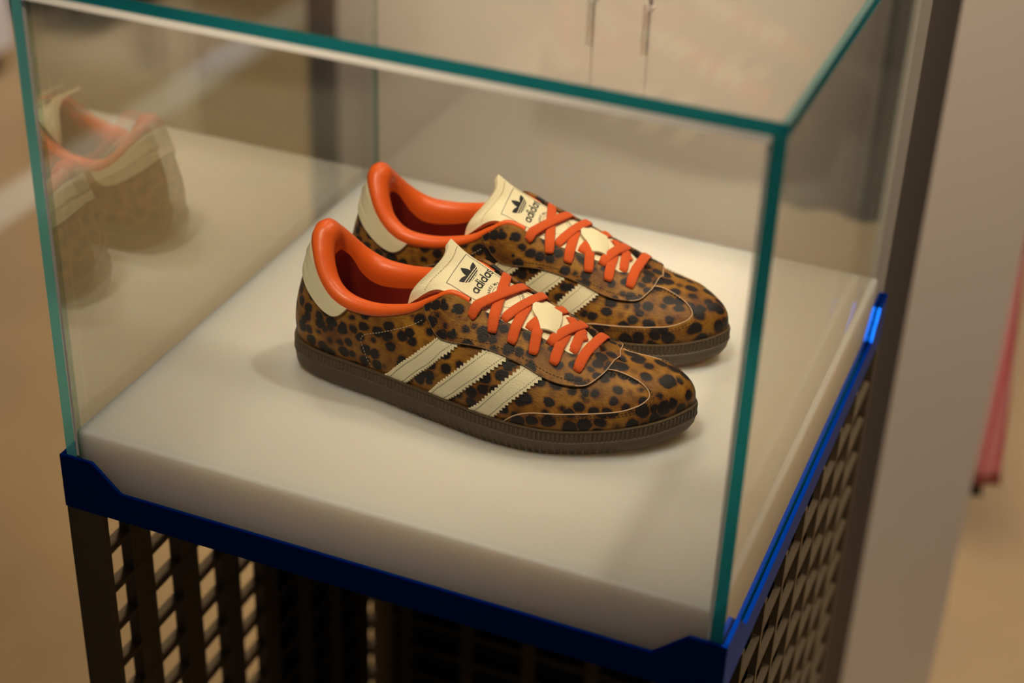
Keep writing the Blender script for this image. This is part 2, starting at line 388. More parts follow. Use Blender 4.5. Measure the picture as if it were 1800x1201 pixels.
# lattices: upright bars and cross bars, one piece each, cheap and sharing mesh data
def bar(name, size, loc, cache={}):
    k = tuple(round(s, 5) for s in size)
    if k not in cache:
        me = bpy.data.meshes.new(name); bm = box_bm([-s / 2 for s in size], [s / 2 for s in size]); bm.to_mesh(me); bm.free(); me.materials.append(M['metal']); cache[k] = me
    o = bpy.data.objects.new(name, cache[k]); C.objects.link(o); o.parent = stand; o.location = Vector(loc) + loc0; return o
zrow = [-.0925 - .0355 * k for k in range(24)]
ymid, ylen = S / 2, S - .016
for z in zrow:                                   # right panel
    bar('cross_bar', (.0044, ylen, .0035), (S + E0 - .0031, ymid, z - .00175))
for k in range(9):
    y = .0475 + .0548 * k
    if y < S - .02: bar('upright_bar', (.0052, .0060, ZB - .01 - FLOOR), (S + E0 - .0030, y, (ZB + FLOOR - .01) / 2 + .005))
for z in zrow:                                   # left panel
    bar('cross_bar', (.010, ylen, .004), (.0002, ymid, z + .0135))
for k in range(8):
    y = .0545 + .0592 * k
    if y < S - .03: bar('upright_bar', (.0094, .0243, ZB - .01 - FLOOR), (.0002, y, (ZB + FLOOR - .01) / 2 + .005))
sp('shade_sheet', box_bm((-.0052, .243, FLOOR + .02), (-.0049, S - .02, ZB - .0005)), M['dull'], 'added black sheet standing for the shade behind the left lattice')  # added to keep the rear gaps of the left lattice dark
for z in zrow:                                   # back panel
    bar('cross_bar', (S - .04, .010, .006), (S / 2, S + E0 - .012, z - .013))
for k in range(7):
    bar('upright_bar', (.014, .0094, ZB - .01 - FLOOR), (.0365 + .0675 * k, S + E0 - .012, (ZB + FLOOR - .01) / 2 + .005))
sp('shade_panel', box_bm((.018, S + E0 - .0060, FLOOR), (S - .018, S + E0 - .0035, ZB - .0005)), M['dull'], 'added black panel that keeps the back lattice dark')  # added behind the bars so that the gaps stay dark

# white slab lying in the tray
bm = box_bm((.0002, .0002, ZB + .0031), (S - .0002, S - .0002, 0), .0022, 3)
bm.transform(Matrix.Translation((-S/2, -S/2, -ZB - .0031)))
o = bm_obj('display_slab', bm, M['slab'], None, True, 40); o.location = (S/2, S/2, ZB + .0031)
tag(o, 'thick white acrylic slab lying in the blue tray under both sneakers', 'slab')

# glass cover
H = .3165; TH = .0078
gc = empty('glass_cover', (S/2, S/2, ZB + .003), 0, 'clear glass box with teal edges over the leopard sneakers', 'glass cover')
gl0 = Vector((-S/2, -S/2, -ZB - .003))
def pane(name, lo, hi, mat, axis, parent=gc, edge='teal'):
    """clear faces on the two big sides, teal on the narrow ones"""
    bm = box_bm(lo, hi); bm.transform(Matrix.Translation(gl0))
    o = bm_obj(name, bm, [mat, M[edge], M['teal_back']], parent)
    for f in o.data.polygons:      # rear edges and the front pane's side edges take the faint material
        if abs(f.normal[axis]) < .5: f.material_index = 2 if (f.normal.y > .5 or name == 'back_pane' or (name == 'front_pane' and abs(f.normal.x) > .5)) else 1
    return o
zb = ZB + .0032; a, b = -G0, S + G0; i_ = .0004
pane('top_pane', (a, a, H - TH), (b, b, H), M['glass'], 2)
pf = pane('front_pane', (a + TH + i_, a + .0002, zb), (b - TH - i_, a + TH, H - TH - i_), M['glass'], 1)
pane('back_pane', (a + TH + i_, b - TH, zb), (b - TH - i_, b - .0002, H - TH - i_), M['glass_side'], 1)
pane('left_pane', (a, a, zb), (a + TH, b, H - TH - i_), M['glass_left'], 0, edge='teal_lit')
pane('right_pane', (b - TH, a, zb), (b, b, H - TH - i_), M['glass_side'], 0)
# ground bevels round the front pane
def bev(lo, hi):
    bm = box_bm(lo, hi); bm.transform(Matrix.Translation(gl0)); o = bm_obj('ground_bevel', bm, M['bevel'], pf); o['label'] = 'pale ground bevel along the pane edge'
bm = prism_bm([(a + .0003, H - TH - i_), (a - .0002, H - TH - i_), (a - .0024, H - TH - .0036), (a + .0003, H - TH - .0036)], 'x', a + TH + i_, b - TH - i_); bm.transform(Matrix.Translation(gl0))
bm_obj('ground_bevel', bm, M['bevel'], pf)['label'] = 'pale ground bevel along the pane edge'
bev((a + TH + i_, a - .0001, -.016), (a + TH + .0022, a + .0002, H - TH - .0036))
bev((b - TH - .0022, a - .0001, -.016), (b - TH - i_, a + .0002, H - TH - .0036))

# ------------------------------------------------------------------ sneakers
def grid_faces(ni, nj, closed_i=False, off=0, flip=False):
    F = []
    for i in range(ni if closed_i else ni - 1):
        for j in range(nj - 1):
            q = (off + i*nj + j, off + ((i+1) % ni)*nj + j, off + ((i+1) % ni)*nj + j+1, off + i*nj + j+1)
            F.append(q[::-1] if flip else q)
    return F
MS, MU = .66, .06       # rough metres per unit of s and u
def densify(poly, step, closed=True):
    out = []
    n = len(poly)
    for i in range(n if closed else n - 1):
        p, q = np.array(poly[i]), np.array(poly[(i+1) % n])
        k = max(1, int(np.ceil(np.linalg.norm((q - p) * (MS, MU)) / step)))
        out += [p + (q - p) * j / k for j in range(k)]
    if not closed: out.append(np.array(poly[-1]))
    return out
def smooth_line(pts, n):
    P = np.array(pts, float) * (MS, MU)
    return spline(P, n) / (MS, MU)
def patch(U, name, poly, h, thick, mat, parent, step=.0028, hfun=None, edge_mat=None):
    """leather piece cut along poly (s,u) lying h above the upper, with its own cut edge"""
    B = densify(poly, step)
    b2 = [Vector((p[0] * MS, p[1] * MU)) for p in B]
    n = len(b2)
    lo = np.min(np.array(b2), 0); hi = np.max(np.array(b2), 0)
    pts = list(b2)
    arr = np.array([tuple(p) for p in b2])
    nx, ny = arr[:, 0], arr[:, 1]; mx, my = np.roll(nx, -1), np.roll(ny, -1)
    for x in np.arange(lo[0] + step/2, hi[0], step):
        for y in np.arange(lo[1] + step/2, hi[1], step):
            cr = ((ny > y) != (my > y)) & (x < (mx - nx) * (y - ny) / np.where(my == ny, 1e-12, my - ny) + nx)
            if cr.sum() % 2 and np.min((nx - x)**2 + (ny - y)**2) > (step * .45)**2:
                pts.append(Vector((x, y)))
    vs, es, fs, *_ = delaunay_2d_cdt(pts, [(i, (i+1) % n) for i in range(n)], [], 1, 1e-7)
    V2 = np.array([tuple(v) for v in vs]) / (MS, MU)
    s, u = V2[:, 0], np.clip(V2[:, 1], 0, 1)
    P = U.P(s, u); Nn = U.N(s, u)
    hh = np.full(len(s), h) if hfun is None else h + hfun(s, u)
    top = P + Nn * hh[:, None]; bot = P + Nn * (hh - thick)[:, None]
    m = len(V2)
    F = [tuple(f) for f in fs]
    # orientation: cdt faces are counter-clockwise in (s,u); the outward normal is ds x du
    cnt = {}
    for f in F:
        for i in range(len(f)): cnt[(f[i], f[(i+1) % len(f)])] = 1
    rim = [e for e in cnt if (e[1], e[0]) not in cnt]
    V = list(top) + list(bot); FF = list(F); nm = [0] * len(F)
    # the cut edge gets its own vertices so that it stays crisp
    for i, j in rim:
        k = len(V); V += [top[i], top[j], bot[i], bot[j]]; FF.append((k, k+2, k+3, k+1)); nm.append(1)
    o = obj(name, V, FF, [mat, edge_mat or mat], parent)
    for f, k in zip(o.data.polygons, nm): f.material_index = k
    return o
def surf_tube(U, name, line, r, h, mat, parent, n=60, sides=6):
    L = smooth_line(line, n); P = U.P(L[:, 0], L[:, 1]) + U.N(L[:, 0], L[:, 1]) * h
    V, F = tube(P, r, sides); return obj(name, V, F, mat, parent)
def stitches(U, name, lines, h, mat, parent, pitch=.0026, dash=.0015, r=.00028):
    V, F = [], []
    for line in lines:
        L = smooth_line(line, 200); P = U.P(L[:, 0], L[:, 1]) + U.N(L[:, 0], L[:, 1]) * h
        d = np.concatenate([[0], np.cumsum(np.linalg.norm(np.diff(P, axis=0), axis=1))])
        t = 0
        while t + dash < d[-1]:
            seg = np.stack([np.interp(np.linspace(t, t + dash, 3), d, P[:, k]) for k in range(3)], 1)
            v, f = tube(seg, r, 4); o = len(V); V += list(v); F += [tuple(i + o for i in q) for q in f]; t += pitch
    o = obj(name, V, F, mat, parent); o['kind'] = 'stuff'; return o

STRIPES = [  # left and right edge of each stripe, from the sole up
 ([(.1660, 0), (.1692, .025), (.1817, .202), (.1942, .345), (.2067, .437), (.2183, .513), (.2317, .563), (.2475, .613)], [(.1930, 0), (.1967, .034), (.2100, .193), (.2225, .294), (.2375, .365), (.2515, .437), (.2612, .520), (.2700, .630)]),
 ([(.2300, 0), (.2317, .017), (.2490, .160), (.2618, .277), (.2720, .387), (.2800, .487), (.2867, .580), (.2950, .690)], [(.2600, 0), (.2620, .025), (.2755, .160), (.2848, .286), (.2925, .383), (.2992, .479), (.3050, .563), (.3130, .700)]),
 ([(.2862, 0), (.2875, .017), (.2962, .143), (.3033, .269), (.3092, .370), (.3142, .475), (.3192, .560), (.3240, .670)], [(.3060, 0), (.3075, .017), (.3142, .126), (.3208, .252), (.3267, .353), (.3325, .445), (.3370, .529), (.3440, .670)])]
EYESTAY = [(.215, 1.), (.2200, .86), (.2292, .723), (.2385, .64), (.2475, .595), (.2592, .588), (.2692, .615), (.2917, .668), (.3075, .681), (.3233, .672), (.34, .639), (.3625, .600), (.3767, .585), (.3900, .585), (.4092, .681), (.4308, .800)]
EYE_TIP = [(.445, .848), (.46, .876), (.48, .900), (.50, .917), (.52, .899), (.54, .875), (.555, .847)]
TOE = [(.3185, .0), (.3275, .134), (.3383, .215), (.3692, .261), (.4058, .252), (.4342, .255), (.4492, .297), (.4558, .345), (.4585, .429), (.4560, .563), (.4425, .700), (.4180, .765)]
HEELTAB = [(0., .72), (.0217, .700), (.0375, .684), (.055, .681), (.075, .686), (.0975, .700), (.1067, .725), (.1145, .80), (.1200, .90), (.1235, .985)]
EYELETS = [(.2567, .849), (.2608, .689)]
NS_ = [(.275, .824), (.295, .79), (.3117, .782), (.3292, .782), (.3475, .773), (.375, .731)]
N_ = [(.1455, -.0300, .0760), (.1613, -.0300, .0700), (.1765, -.0300, .0660), (.1906, -.0290, .0604), (.2050, -.0270, .0556), (.2213, -.0240, .0525)]
F_ = [(.1493, .0240, .0889), (.1647, .0220, .0834), (.1788, .0220, .0757), (.1939, .0200, .0716), (.2094, .0190, .0684), (.2253, .0170, .0610)]

def mirror(poly): return [(1 - s, u) for s, u in poly][::-1]
def ccw(poly):
    a = np.array(poly); x, y = a[:, 0], a[:, 1]
    return list(poly) if np.sum(x * np.roll(y, -1) - np.roll(x, -1) * y) > 0 else list(poly)[::-1]
def zigzag(quad, pitch, depth):
    """toothed long sides for a stripe given by its left and right edge"""
    Lq, Rq = [smooth_line(q, 120) * (MS, MU) for q in quad]
    def side(P, other):
        d = np.concatenate([[0], np.cumsum(np.linalg.norm(np.diff(P, axis=0), axis=1))]); n = int(d[-1] / pitch); r = []
        for k in np.arange(0, n, .5):
            t = d[-1] * k / n; p = np.array([np.interp(t, d, P[:, c]) for c in (0, 1)])
            q = np.array([np.interp(t + .001, d, P[:, c]) for c in (0, 1)]) - p; q /= max(np.linalg.norm(q), 1e-9); nn = np.array([-q[1], q[0]])
            if nn @ (other.mean(0) - p) > 0: nn = -nn
            r.append(p + nn * (depth * .62 if k % 1 else -depth * .38))
        return r
    out = side(Rq, Lq) + [Rq[-1], Lq[-1]] + side(Lq, Rq)[::-1]
    return [tuple(p / (MS, MU)) for p in out]

TZ = [  # tongue rows: x, half width, z at centre, tilt
 (.2325, .0050, .0530, 0.), (.2240, .0115, .0552, 0.), (.2100, .0165, .0632, 0.), (.1955, .0185, .0705, .02), (.1766, .0198, .0775, .05), (.1640, .0206, .0802, .07), (.1510, .0212, .0846, .09), (.1350, .0222, .0912, .14), (.1205, .0225, .0972, .19)]
TE = [(-.0225, .0955, .0737), (-.0205, .0974, .0830), (-.0175, .1007, .0888), (-.0100, .1080, .0975), (-.0020, .1115, .1025), (.0060, .1118, .1052), (.0130, .1090, .1068), (.0190, .1085, .1072)]
def tongue_grid(na, nb):
    bs = np.linspace(-1, 1, 9)
    R_ = []
    for x, wd, z, tl in TZ:
        y = np.where(bs > 0, bs * min(wd, .0182), bs * wd); k = np.maximum(0, np.abs(y) - .015)
        R_.append(np.stack([np.full(9, x) - .10*k, y, z + tl * y - 17 * k * k - 4.0*y*y*0.6], 1))
    E_ = spline(np.array(TE), 9); R_.append(np.stack([E_[:, 1], E_[:, 0], E_[:, 2]], 1))
    R_ = np.array(R_)
    A = np.stack([spline(R_[:, j], na) for j in range(9)], 1)       # na x 9
    G = np.stack([spline(A[i], nb) for i in range(na)], 0)
    return G
class Tongue:
    def __init__(self):
        self.G = tongue_grid(150, 61)
        du = np.gradient(self.G, axis=0); dv = np.gradient(self.G, axis=1)
        n = np.cross(dv, du); n /= np.linalg.norm(n, axis=2)[..., None]
        if n[60, 30, 2] < 0: n = -n
        self.n = n; self.flat = self.G.reshape(-1, 3); self.nf = n.reshape(-1, 3)
    def at(self, x, y, h):
        d = (self.flat[:, 0] - x)**2 + (self.flat[:, 1] - y)**2
        k = int(np.argmin(d)); p, n = self.flat[k], self.nf[k]
        z = p[2] - (n[0] * (x - p[0]) + n[1] * (y - p[1])) / max(n[2], .2)
        return np.array([x, y, z]) + n * h
TG = Tongue()

# --- print on the tongue, drawn in millimetres (u across, w down the label)
def lab(u, w, h): return TG.at(.1206 + .00088 * w, (u - 17) * .001, h)
def poly_mesh(parts, h):
    """list of 2D polygons or (verts, faces) in mm -> mesh laid on the tongue"""
    V, F = [], []
    for p in parts:
        v, f = p; o = len(V)
        V += [lab(a, b, h) for a, b in v]; F += [tuple(i + o for i in q) for q in f]
    return V, F
def strip(pts, wd, closed=False):
    P = np.array(pts, float); T = np.gradient(P, axis=0) if not closed else np.roll(P, -1, 0) - np.roll(P, 1, 0)
    T /= np.maximum(np.linalg.norm(T, axis=1), 1e-9)[:, None]; Nn = np.stack([-T[:, 1], T[:, 0]], 1) * wd / 2
    n = len(P); V = [tuple(q) for q in np.vstack([P + Nn, P - Nn])]
    return V, [(i, (i+1) % n, n + (i+1) % n, n + i) for i in range(n if closed else n - 1)]
def line2(p, q, wd, n=24): return strip([np.array(p) + (np.array(q) - np.array(p)) * t for t in np.linspace(0, 1, n)], wd)
def arc(cx, cy, r, a, b, wd, n=32, closed=False):
    t = np.radians(np.linspace(a, b, n, endpoint=not closed)); return strip(np.stack([cx + r*np.cos(t), cy - r*np.sin(t)], 1), wd, closed)
def leaf(base, ang, ln, wd, n=18):
    t = np.linspace(0, 1, n); pr = np.sin(np.pi * t**.92)**.85 * wd / 2
    pr = np.where(t < .5, np.maximum(pr, 0.16 * wd), pr); pr[-1] = 0
    d = np.array([math.sin(ang), -math.cos(ang)]); e = np.array([d[1], -d[0]])
    A = [tuple(np.array(base) + d * ln * a + e * b) for a, b in zip(t, pr)]; B = [tuple(np.array(base) + d * ln * a - e * b) for a, b in zip(t, pr)]
    return A + B, [(i, i+1, n+i+1, n+i) for i in range(n - 1)]
GL = {}
def glyph(ch):
    if ch not in GL:
        cu = bpy.data.curves.new('glyph', 'FONT'); cu.body = ch; cu.size = 1; cu.resolution_u = 3; cu.offset = .010
        ob = bpy.data.objects.new('glyph', cu); C.objects.link(ob)
        bpy.context.view_layer.update()
        me = ob.evaluated_get(bpy.context.evaluated_depsgraph_get()).to_mesh()
        v = [(p.co.x, p.co.y) for p in me.vertices]; me.calc_loop_triangles(); f = [tuple(p.vertices) for p in me.loop_triangles]
        wd = max((q[0] for q in v), default=.3)
        ob.evaluated_get(bpy.context.evaluated_depsgraph_get()).to_mesh_clear()
        bpy.data.objects.remove(ob); bpy.data.curves.remove(cu); GL[ch] = (v, f, wd)
    return GL[ch]
def label_print():
    P = []
    for a, b in (((.6, .6), (33.4, .6)), ((33.4, .6), (33.4, 56)), ((.6, .6), (.6, 56))): P.append(line2(a, b, .42, 60))
    # three-leaf emblem
    bx, by = 18.6, 15.0
    P += [leaf((bx, by), 0, 11.8, 7.0), leaf((bx - .6, by), -1.0, 13.2, 5.6), leaf((bx + .6, by), 1.0, 13.2, 5.6)]
    emb = []
    # lower-case word
    y0, r, t = 24.2, 1.95, 1.15; x = 5.8
    def ring(cx): return arc(cx, y0 - r - t/2 + .1, r, 0, 360, t, 28, True)
    def bar_(cx, a, b): return line2((cx, a), (cx, b), t, 8)
    for ch in 'adidas':
        if ch in 'ad':
            P.append(ring(x + r + t/2)); P.append(bar_(x + 2*r + t/2 + .1, y0, y0 - (5.0 if ch == 'a' else 7.3))); x += 2*r + t + .75
        elif ch == 'i':
            P.append(bar_(x + t/2, y0, y0 - 4.9)); P.append(bar_(x + t/2, y0 - 5.7, y0 - 7.0)); x += t + .65
        else:
            P.append(arc(x + 1.5, y0 - 3.72, 1.05, 20, 270, t*.86, 20)); P.append(arc(x + 1.5, y0 - 1.62, 1.05, 90, -160, t*.86, 20))
    # ring lettering
    cx, cy, R_ = 18.5, 42, 12.1
    P.append(arc(cx, cy, 10.6, 0, 360, .3, 60, True))
    def put(txt, a, sgn):
        for ch in txt:
            v, f, wd = glyph(ch) if ch != ' ' else ([], [], .34)
            adv = (wd * sz + .34) / (R_ + 1.2)
            if sgn < 0: a += adv
            th = a - adv / 2 if sgn > 0 else a - adv / 2
            if v:
                d = np.array([math.cos(th), math.sin(th)]); e = np.array([d[1], -d[0]])
                o = [d * (R_ + q[1] * sz) + e * ((q[0] - wd / 2) * sz) for q in v]
                P.append(([(cx + q[0], cy - q[1]) for q in o], f))
            if sgn > 0: a -= adv
        return a
    sz = 3.15
    put('MARKE MIT DEN 3 STREIFEN', math.radians(131), 1)
    put('EID', math.radians(142), -1)
    return P
def label_gaps():
    return [line2((6.2, 11.6 + 1.55 * k), (31, 11.6 + 1.55 * k), .55, 40) for k in range(3)]

class Relief:
    """height and normal of what the laces rest on: tongue and both eyestays"""
    def __init__(self, U):
        s = np.concatenate([np.linspace(.235, .42, 150), np.linspace(.58, .765, 150)]); u = np.linspace(.45, 1, 60)
        A, B = np.meshgrid(s, u, indexing='ij'); A, B = A.ravel(), B.ravel(); Nn = U.N(A, B); P = U.P(A, B) + Nn * .0026
        k = Nn[:, 2] > .15
        self.P = np.concatenate([P[k], TG.flat]); self.N = np.concatenate([Nn[k], TG.nf])
    def at(self, x, y):
        d = (self.P[:, 0] - x)**2 + (self.P[:, 1] - y)**2; j = np.argsort(d)[:24]
        j = j[d[j] < max(d[j[0]] * 4, 1.2e-6)]; k = j[np.argmax(self.P[j, 2])]
        return self.P[k, 2], self.N[k]
def hull_up(t, z):
    """upper concave envelope: a taut band over the relief"""
    h = []
    for p in zip(t, z):
        while len(h) >= 2 and (h[-1][1] - h[-2][1]) * (p[0] - h[-2][0]) <= (p[1] - h[-2][1]) * (h[-1][0] - h[-2][0]): h.pop()
        h.append(p)
    return np.interp(t, [p[0] for p in h], [p[1] for p in h])
def ribbon(P, Nn, wd, th):
    n = len(P)
    T = np.gradient(P, axis=0); T /= np.linalg.norm(T, axis=1)[:, None]
    V, F = [], []
    prof = [(-.5, -.15), (-.46, .3), (-.3, .5), (0, .56), (.3, .5), (.46, .3), (.5, -.15), (.3, -.5), (-.3, -.5)]
    m = len(prof)
    for i in range(n):
        n0 = Nn[i] - T[i] * (Nn[i] @ T[i]); n0 /= np.linalg.norm(n0); b = np.cross(T[i], n0)
        w_ = wd * (1 if 2 < i < n - 3 else .86)
        for a, c in prof: V.append(P[i] + b * a * w_ + n0 * c * th)
    for i in range(n - 1):
        for j in range(m): F.append((i*m + j, i*m + (j+1) % m, (i+1)*m + (j+1) % m, (i+1)*m + j))
    F.append(tuple(range(m))[::-1]); F.append(tuple((n-1)*m + j for j in range(m)))
    return V, F
def lace_bands(U):
    n = [tuple(U.P(s, u)[0]) for s, u in NS_] if U.side < 0 else [tuple(U.P(s, u)[0]) for s, u in NS_]
    f = F_
    # start, end, lift over what lies below, dips into an eyelet at start / end, far end tucked
    return [(n[0], f[1], .0032, 1, 1), (n[1], f[0], .0012, 1, 1), ((.1655, -.0185), f[2], .0026, 1, 1), (n[2], (.1730, .004), .0012, 1, 0),
            ((.1865, .0), f[3], .0012, 0, 1), (n[3], (.1860, -.006), .0012, 1, 0), ((.1990, -.0175), f[4], .0028, 1, 1), (n[4], (.2040, -.002), .0012, 1, 0),
            ((.2130, -.0120), (.2100, .0125), .0012, 1, 1), (n[5], f[5], .0030, 1, 1), ((.1830, -.0170), (.1860, .0), .0010, 1, 0), ((.2000, .0150), (.2150, .0040), .0010, 1, 0)]
def lace_mesh(R_, band):
    a, b, h, da, db = band
    t = np.linspace(0, 1, 23); xy = np.array(a[:2]) + (np.array(b[:2]) - np.array(a[:2])) * t[:, None]
    q = [R_.at(*p) for p in xy]; z = np.array([p[0] for p in q]); Nn = np.array([p[1] for p in q])
    z = hull_up(t, z) + .0010 + (h - .0010) * np.sin(np.pi * t)**.5
    for _ in range(3): Nn[1:-1] = (Nn[:-2] + Nn[1:-1] * 2 + Nn[2:]) / 4
    Nn /= np.linalg.norm(Nn, axis=1)[:, None]
    P = np.concatenate([xy, z[:, None]], 1)
    d = np.append((xy[-1] - xy[0]) / np.linalg.norm(xy[-1] - xy[0]), 0)
    if da:
        P = np.vstack([P[0] - d * .0012 - Nn[0] * .0042, P[0] - d * .0016 - Nn[0] * .0012, P]); Nn = np.vstack([-d + Nn[0]*.2, -d + Nn[0], Nn])
    if db:
        P = np.vstack([P, P[-1] + d * .0016 - Nn[-1] * .0012, P[-1] + d * .0012 - Nn[-1] * .0042]); Nn = np.vstack([Nn, d + Nn[-1], d + Nn[-1]*.2])
    return ribbon(P, Nn, .0074, .0016)

def build_sneaker(side, loc, rz, label):
    U = Upper(side); sh = empty('sneaker', loc, rz, label, 'sneaker', 'leopard sneaker pair')
    # sole: foxing with ribbed band, tread stubs at the foot
    n = 2600
    ol = spline(U.R[:, :2], n, closed=True)
    d = np.linalg.norm(np.roll(ol, -1, 0) - ol, axis=1); cum = np.concatenate([[0], np.cumsum(d)]); tot = cum[-1]
    n = 2400; tt = np.arange(n) / n * tot
    ol = np.stack([np.interp(tt, cum, np.append(ol[:, k], ol[0, k])) for k in (0, 1)], 1)
    tg = np.roll(ol, -3, 0) - np.roll(ol, 3, 0); tg /= np.linalg.norm(tg, axis=1)[:, None]; nb = np.stack([tg[:, 1], -tg[:, 0]], 1)
    nrib = int(tot / .0031)
    ph = (tt / tot * nrib) % 1; rib = np.clip(np.abs(ph - .5) * 5 - .5, 0, 1)
    tp = (tt / .0048) % 1; stub = np.clip(np.abs(tp - .5) * 5 - .6, 0, 1) * np.clip((ol[:, 0] - .09) / .02, 0, 1) * np.clip((.262 - ol[:, 0]) / .01, 0, 1)
    hh = (SOLE_Z + .0012) - .004 * np.clip((ol[:, 0] - .12) / .1, 0, 1); spz = toe_spring(ol[:, 0])
    Z = np.zeros(n)
    prof = [(-.0075 + Z, Z), (-.0042 - .0 * rib, Z + .0002), (-.0030 - .0012 * stub, Z + .0012), (-.0014 - .0016 * stub, Z + .0042), (-.0006 - .0012*stub, Z + .0056), (-.0002 + Z, Z + .0085),
            (.0006 + Z, hh - .0092), (.0010 + Z, hh - .0086), (.0004 + Z, hh - .0081), (-.0003 + .0009 * rib, hh - .0077), (-.0002 + .0009 * rib, hh - .0016), (-.0003 + Z, hh - .0012), (.0004 + Z, hh - .0008), (.0001 + Z, hh - .0001), (-.0012 + Z, hh + .0002), (-.0052 + Z, hh - .0012)]
    V = np.stack([np.concatenate([ol + nb * (p[0] if np.ndim(p[0]) else np.full(n, p[0]))[:, None], (p[1] + spz)[:, None]], 1) for p in prof], 1).reshape(-1, 3)
    F = grid_faces(n, len(prof), True)
    F.append(tuple(i * len(prof) for i in range(n))[::-1])
    o = obj('sole', V, F, M['gum'], sh, True, 38)
    # upper
    ns, nu = 420, 44
    ss = np.arange(ns) / ns; uu = np.linspace(0, 1, nu); A, Bq = np.meshgrid(ss, uu, indexing='ij')
    obj('upper', U.P(A.ravel(), Bq.ravel()), grid_faces(ns, nu, True), M['leo'], sh)
    # padded collar and lining, swept round the ankle opening from throat to throat
    m = 260; s = np.linspace(-.268, .268, m)
    Tp = U.P(s, np.ones(m)); tg = np.gradient(Tp, axis=0); inn = np.stack([-tg[:, 1], tg[:, 0], 0*tg[:, 0]], 1); inn /= np.linalg.norm(inn, axis=1)[:, None]
    if inn[m//2, 0] < 0: inn = -inn
    q = np.clip((np.abs(s) - .10) / .13, 0, 1); k = 1.28 - .82 * q**1.4
    hk = 1 + .35 * np.clip(1 - np.abs(s) / .05, 0, 1)
    prof = [(.0006, -.0022), (-.0010, -.0004), (-.0014, .0018), (-.0002, .0045), (.0024, .0062), (.0052, .0062), (.0082, .0042), (.0100, .0008), (.0106, -.0035), (.0108, -.0075)]
    rows_ = [Tp + inn * (a * k * (hk if b > 0 else 1))[:, None] + np.array([0, 0, 1.]) * (b * k * hk)[:, None] for a, b in prof]
    Bp = U.P(s, np.full(m, .22)); nin = inn
    low = Bp + nin * .0085; low[:, 2] = .036
    top9 = rows_[9]
    V = np.stack(rows_, 1).reshape(-1, 3)
    obj('collar_lining', V, grid_faces(m, len(rows_)), M['orange'], sh)
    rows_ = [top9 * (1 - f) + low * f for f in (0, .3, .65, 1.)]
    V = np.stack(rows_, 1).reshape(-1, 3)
    obj('inner_lining', V, grid_faces(m, 4), M['lining'], sh)['label'] = 'inner lining, the shade of the opening put into its deep red'
    # insole: fan strip between both lining sides
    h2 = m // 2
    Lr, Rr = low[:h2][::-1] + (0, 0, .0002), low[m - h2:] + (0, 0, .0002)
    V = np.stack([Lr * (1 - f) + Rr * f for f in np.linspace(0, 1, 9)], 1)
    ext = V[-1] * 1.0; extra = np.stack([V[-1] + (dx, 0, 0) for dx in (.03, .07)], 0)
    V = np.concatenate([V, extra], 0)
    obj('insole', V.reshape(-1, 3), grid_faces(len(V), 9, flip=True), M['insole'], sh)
    # toe overlay with its pale cut edge
    tl = smooth_line(TOE, 60); tl2 = [(1 - a, b) for a, b in tl[::-1]]
    toe = [tuple(p) for p in tl] + [(.4330, .82)] + EYE_TIP + [(.567, .82)] + [tuple(p) for p in tl2] + [(.66, 0), (.60, 0), (.55, 0), (.5, 0), (.45, 0), (.40, 0), (.34, 0)]
    patch(U, 'toe_overlay', ccw(toe), .0010, .0016, M['leo_toe'], sh, edge_mat=M['raw'])
    surf_tube(U, 'overlay_edge', TOE, .00038, .00105, M['raw'], sh, 90)
    surf_tube(U, 'overlay_edge', [(1 - a, b) for a, b in TOE], .00038, .00105, M['raw'], sh, 90)
    ins = [[(a + da, b + db) for a, b in TOE[2:]] for da, db in ((.0008, -.035), (.0018, -.062))]
    stitches(U, 'stitching', ins + [[(1 - a, b) for a, b in l] for l in ins], .0011, M['dthread'], sh)
    # stripes, three on each side
    for qd in STRIPES:
        z0 = zigzag(qd, .0027, .0015)
        Lq, Rq = smooth_line(qd[0], 30), smooth_line(qd[1], 30)
        for mir in (False, True):
            f = (lambda p: (1 - p[0], p[1])) if mir else (lambda p: (p[0], p[1]))
            st = patch(U, 'side_stripe', ccw([f(p) for p in z0]), .0014, .0016, M['cream'], sh, .0026)
            stitches(U, 'stripe_stitching', [[f(p) for p in Lq * .84 + Rq * .16], [f(p) for p in Lq * .16 + Rq * .84]], .00145, M['dthread'], st, .0017, .0009, .00022)
    # eyestay
    e1 = [tuple(p) for p in smooth_line(EYESTAY[:], 70)]
    ts = [(t, 1.) for t in np.linspace(.785, .215, 80)]
    es = e1 + EYE_TIP + [(1 - a, b) for a, b in e1[::-1]] + ts[1:-1]
    stay = patch(U, 'eyestay', ccw(es), .0026, .0030, M['leo_stay'], sh, .0030)
    surf_tube(U, 'eyestay_edge', EYESTAY[12:] + EYE_TIP + [(1 - a, b) for a, b in EYESTAY[12:][::-1]], .0004, .0023, M['raw'], sh, 120)
    for f in (lambda p: p, lambda p: (1 - p[0], p[1])):
        surf_tube(U, 'eyestay_edge', [f(p) for p in EYESTAY[:13]], .00042, .0023, M['tan'], sh, 120)
    surf_tube(U, 'eyestay_edge', [(t, 1.) for t in np.linspace(.628, .752, 9)], .0017, .0030, M['leo_stay'], sh, 60, 10)
    inset = [(a + .0035, min(1, b + .055)) for a, b in EYESTAY[1:14]]
    stitches(U, 'stitching', [inset, [(1 - a, b) for a, b in inset]], .0027, M['dthread'], sh)
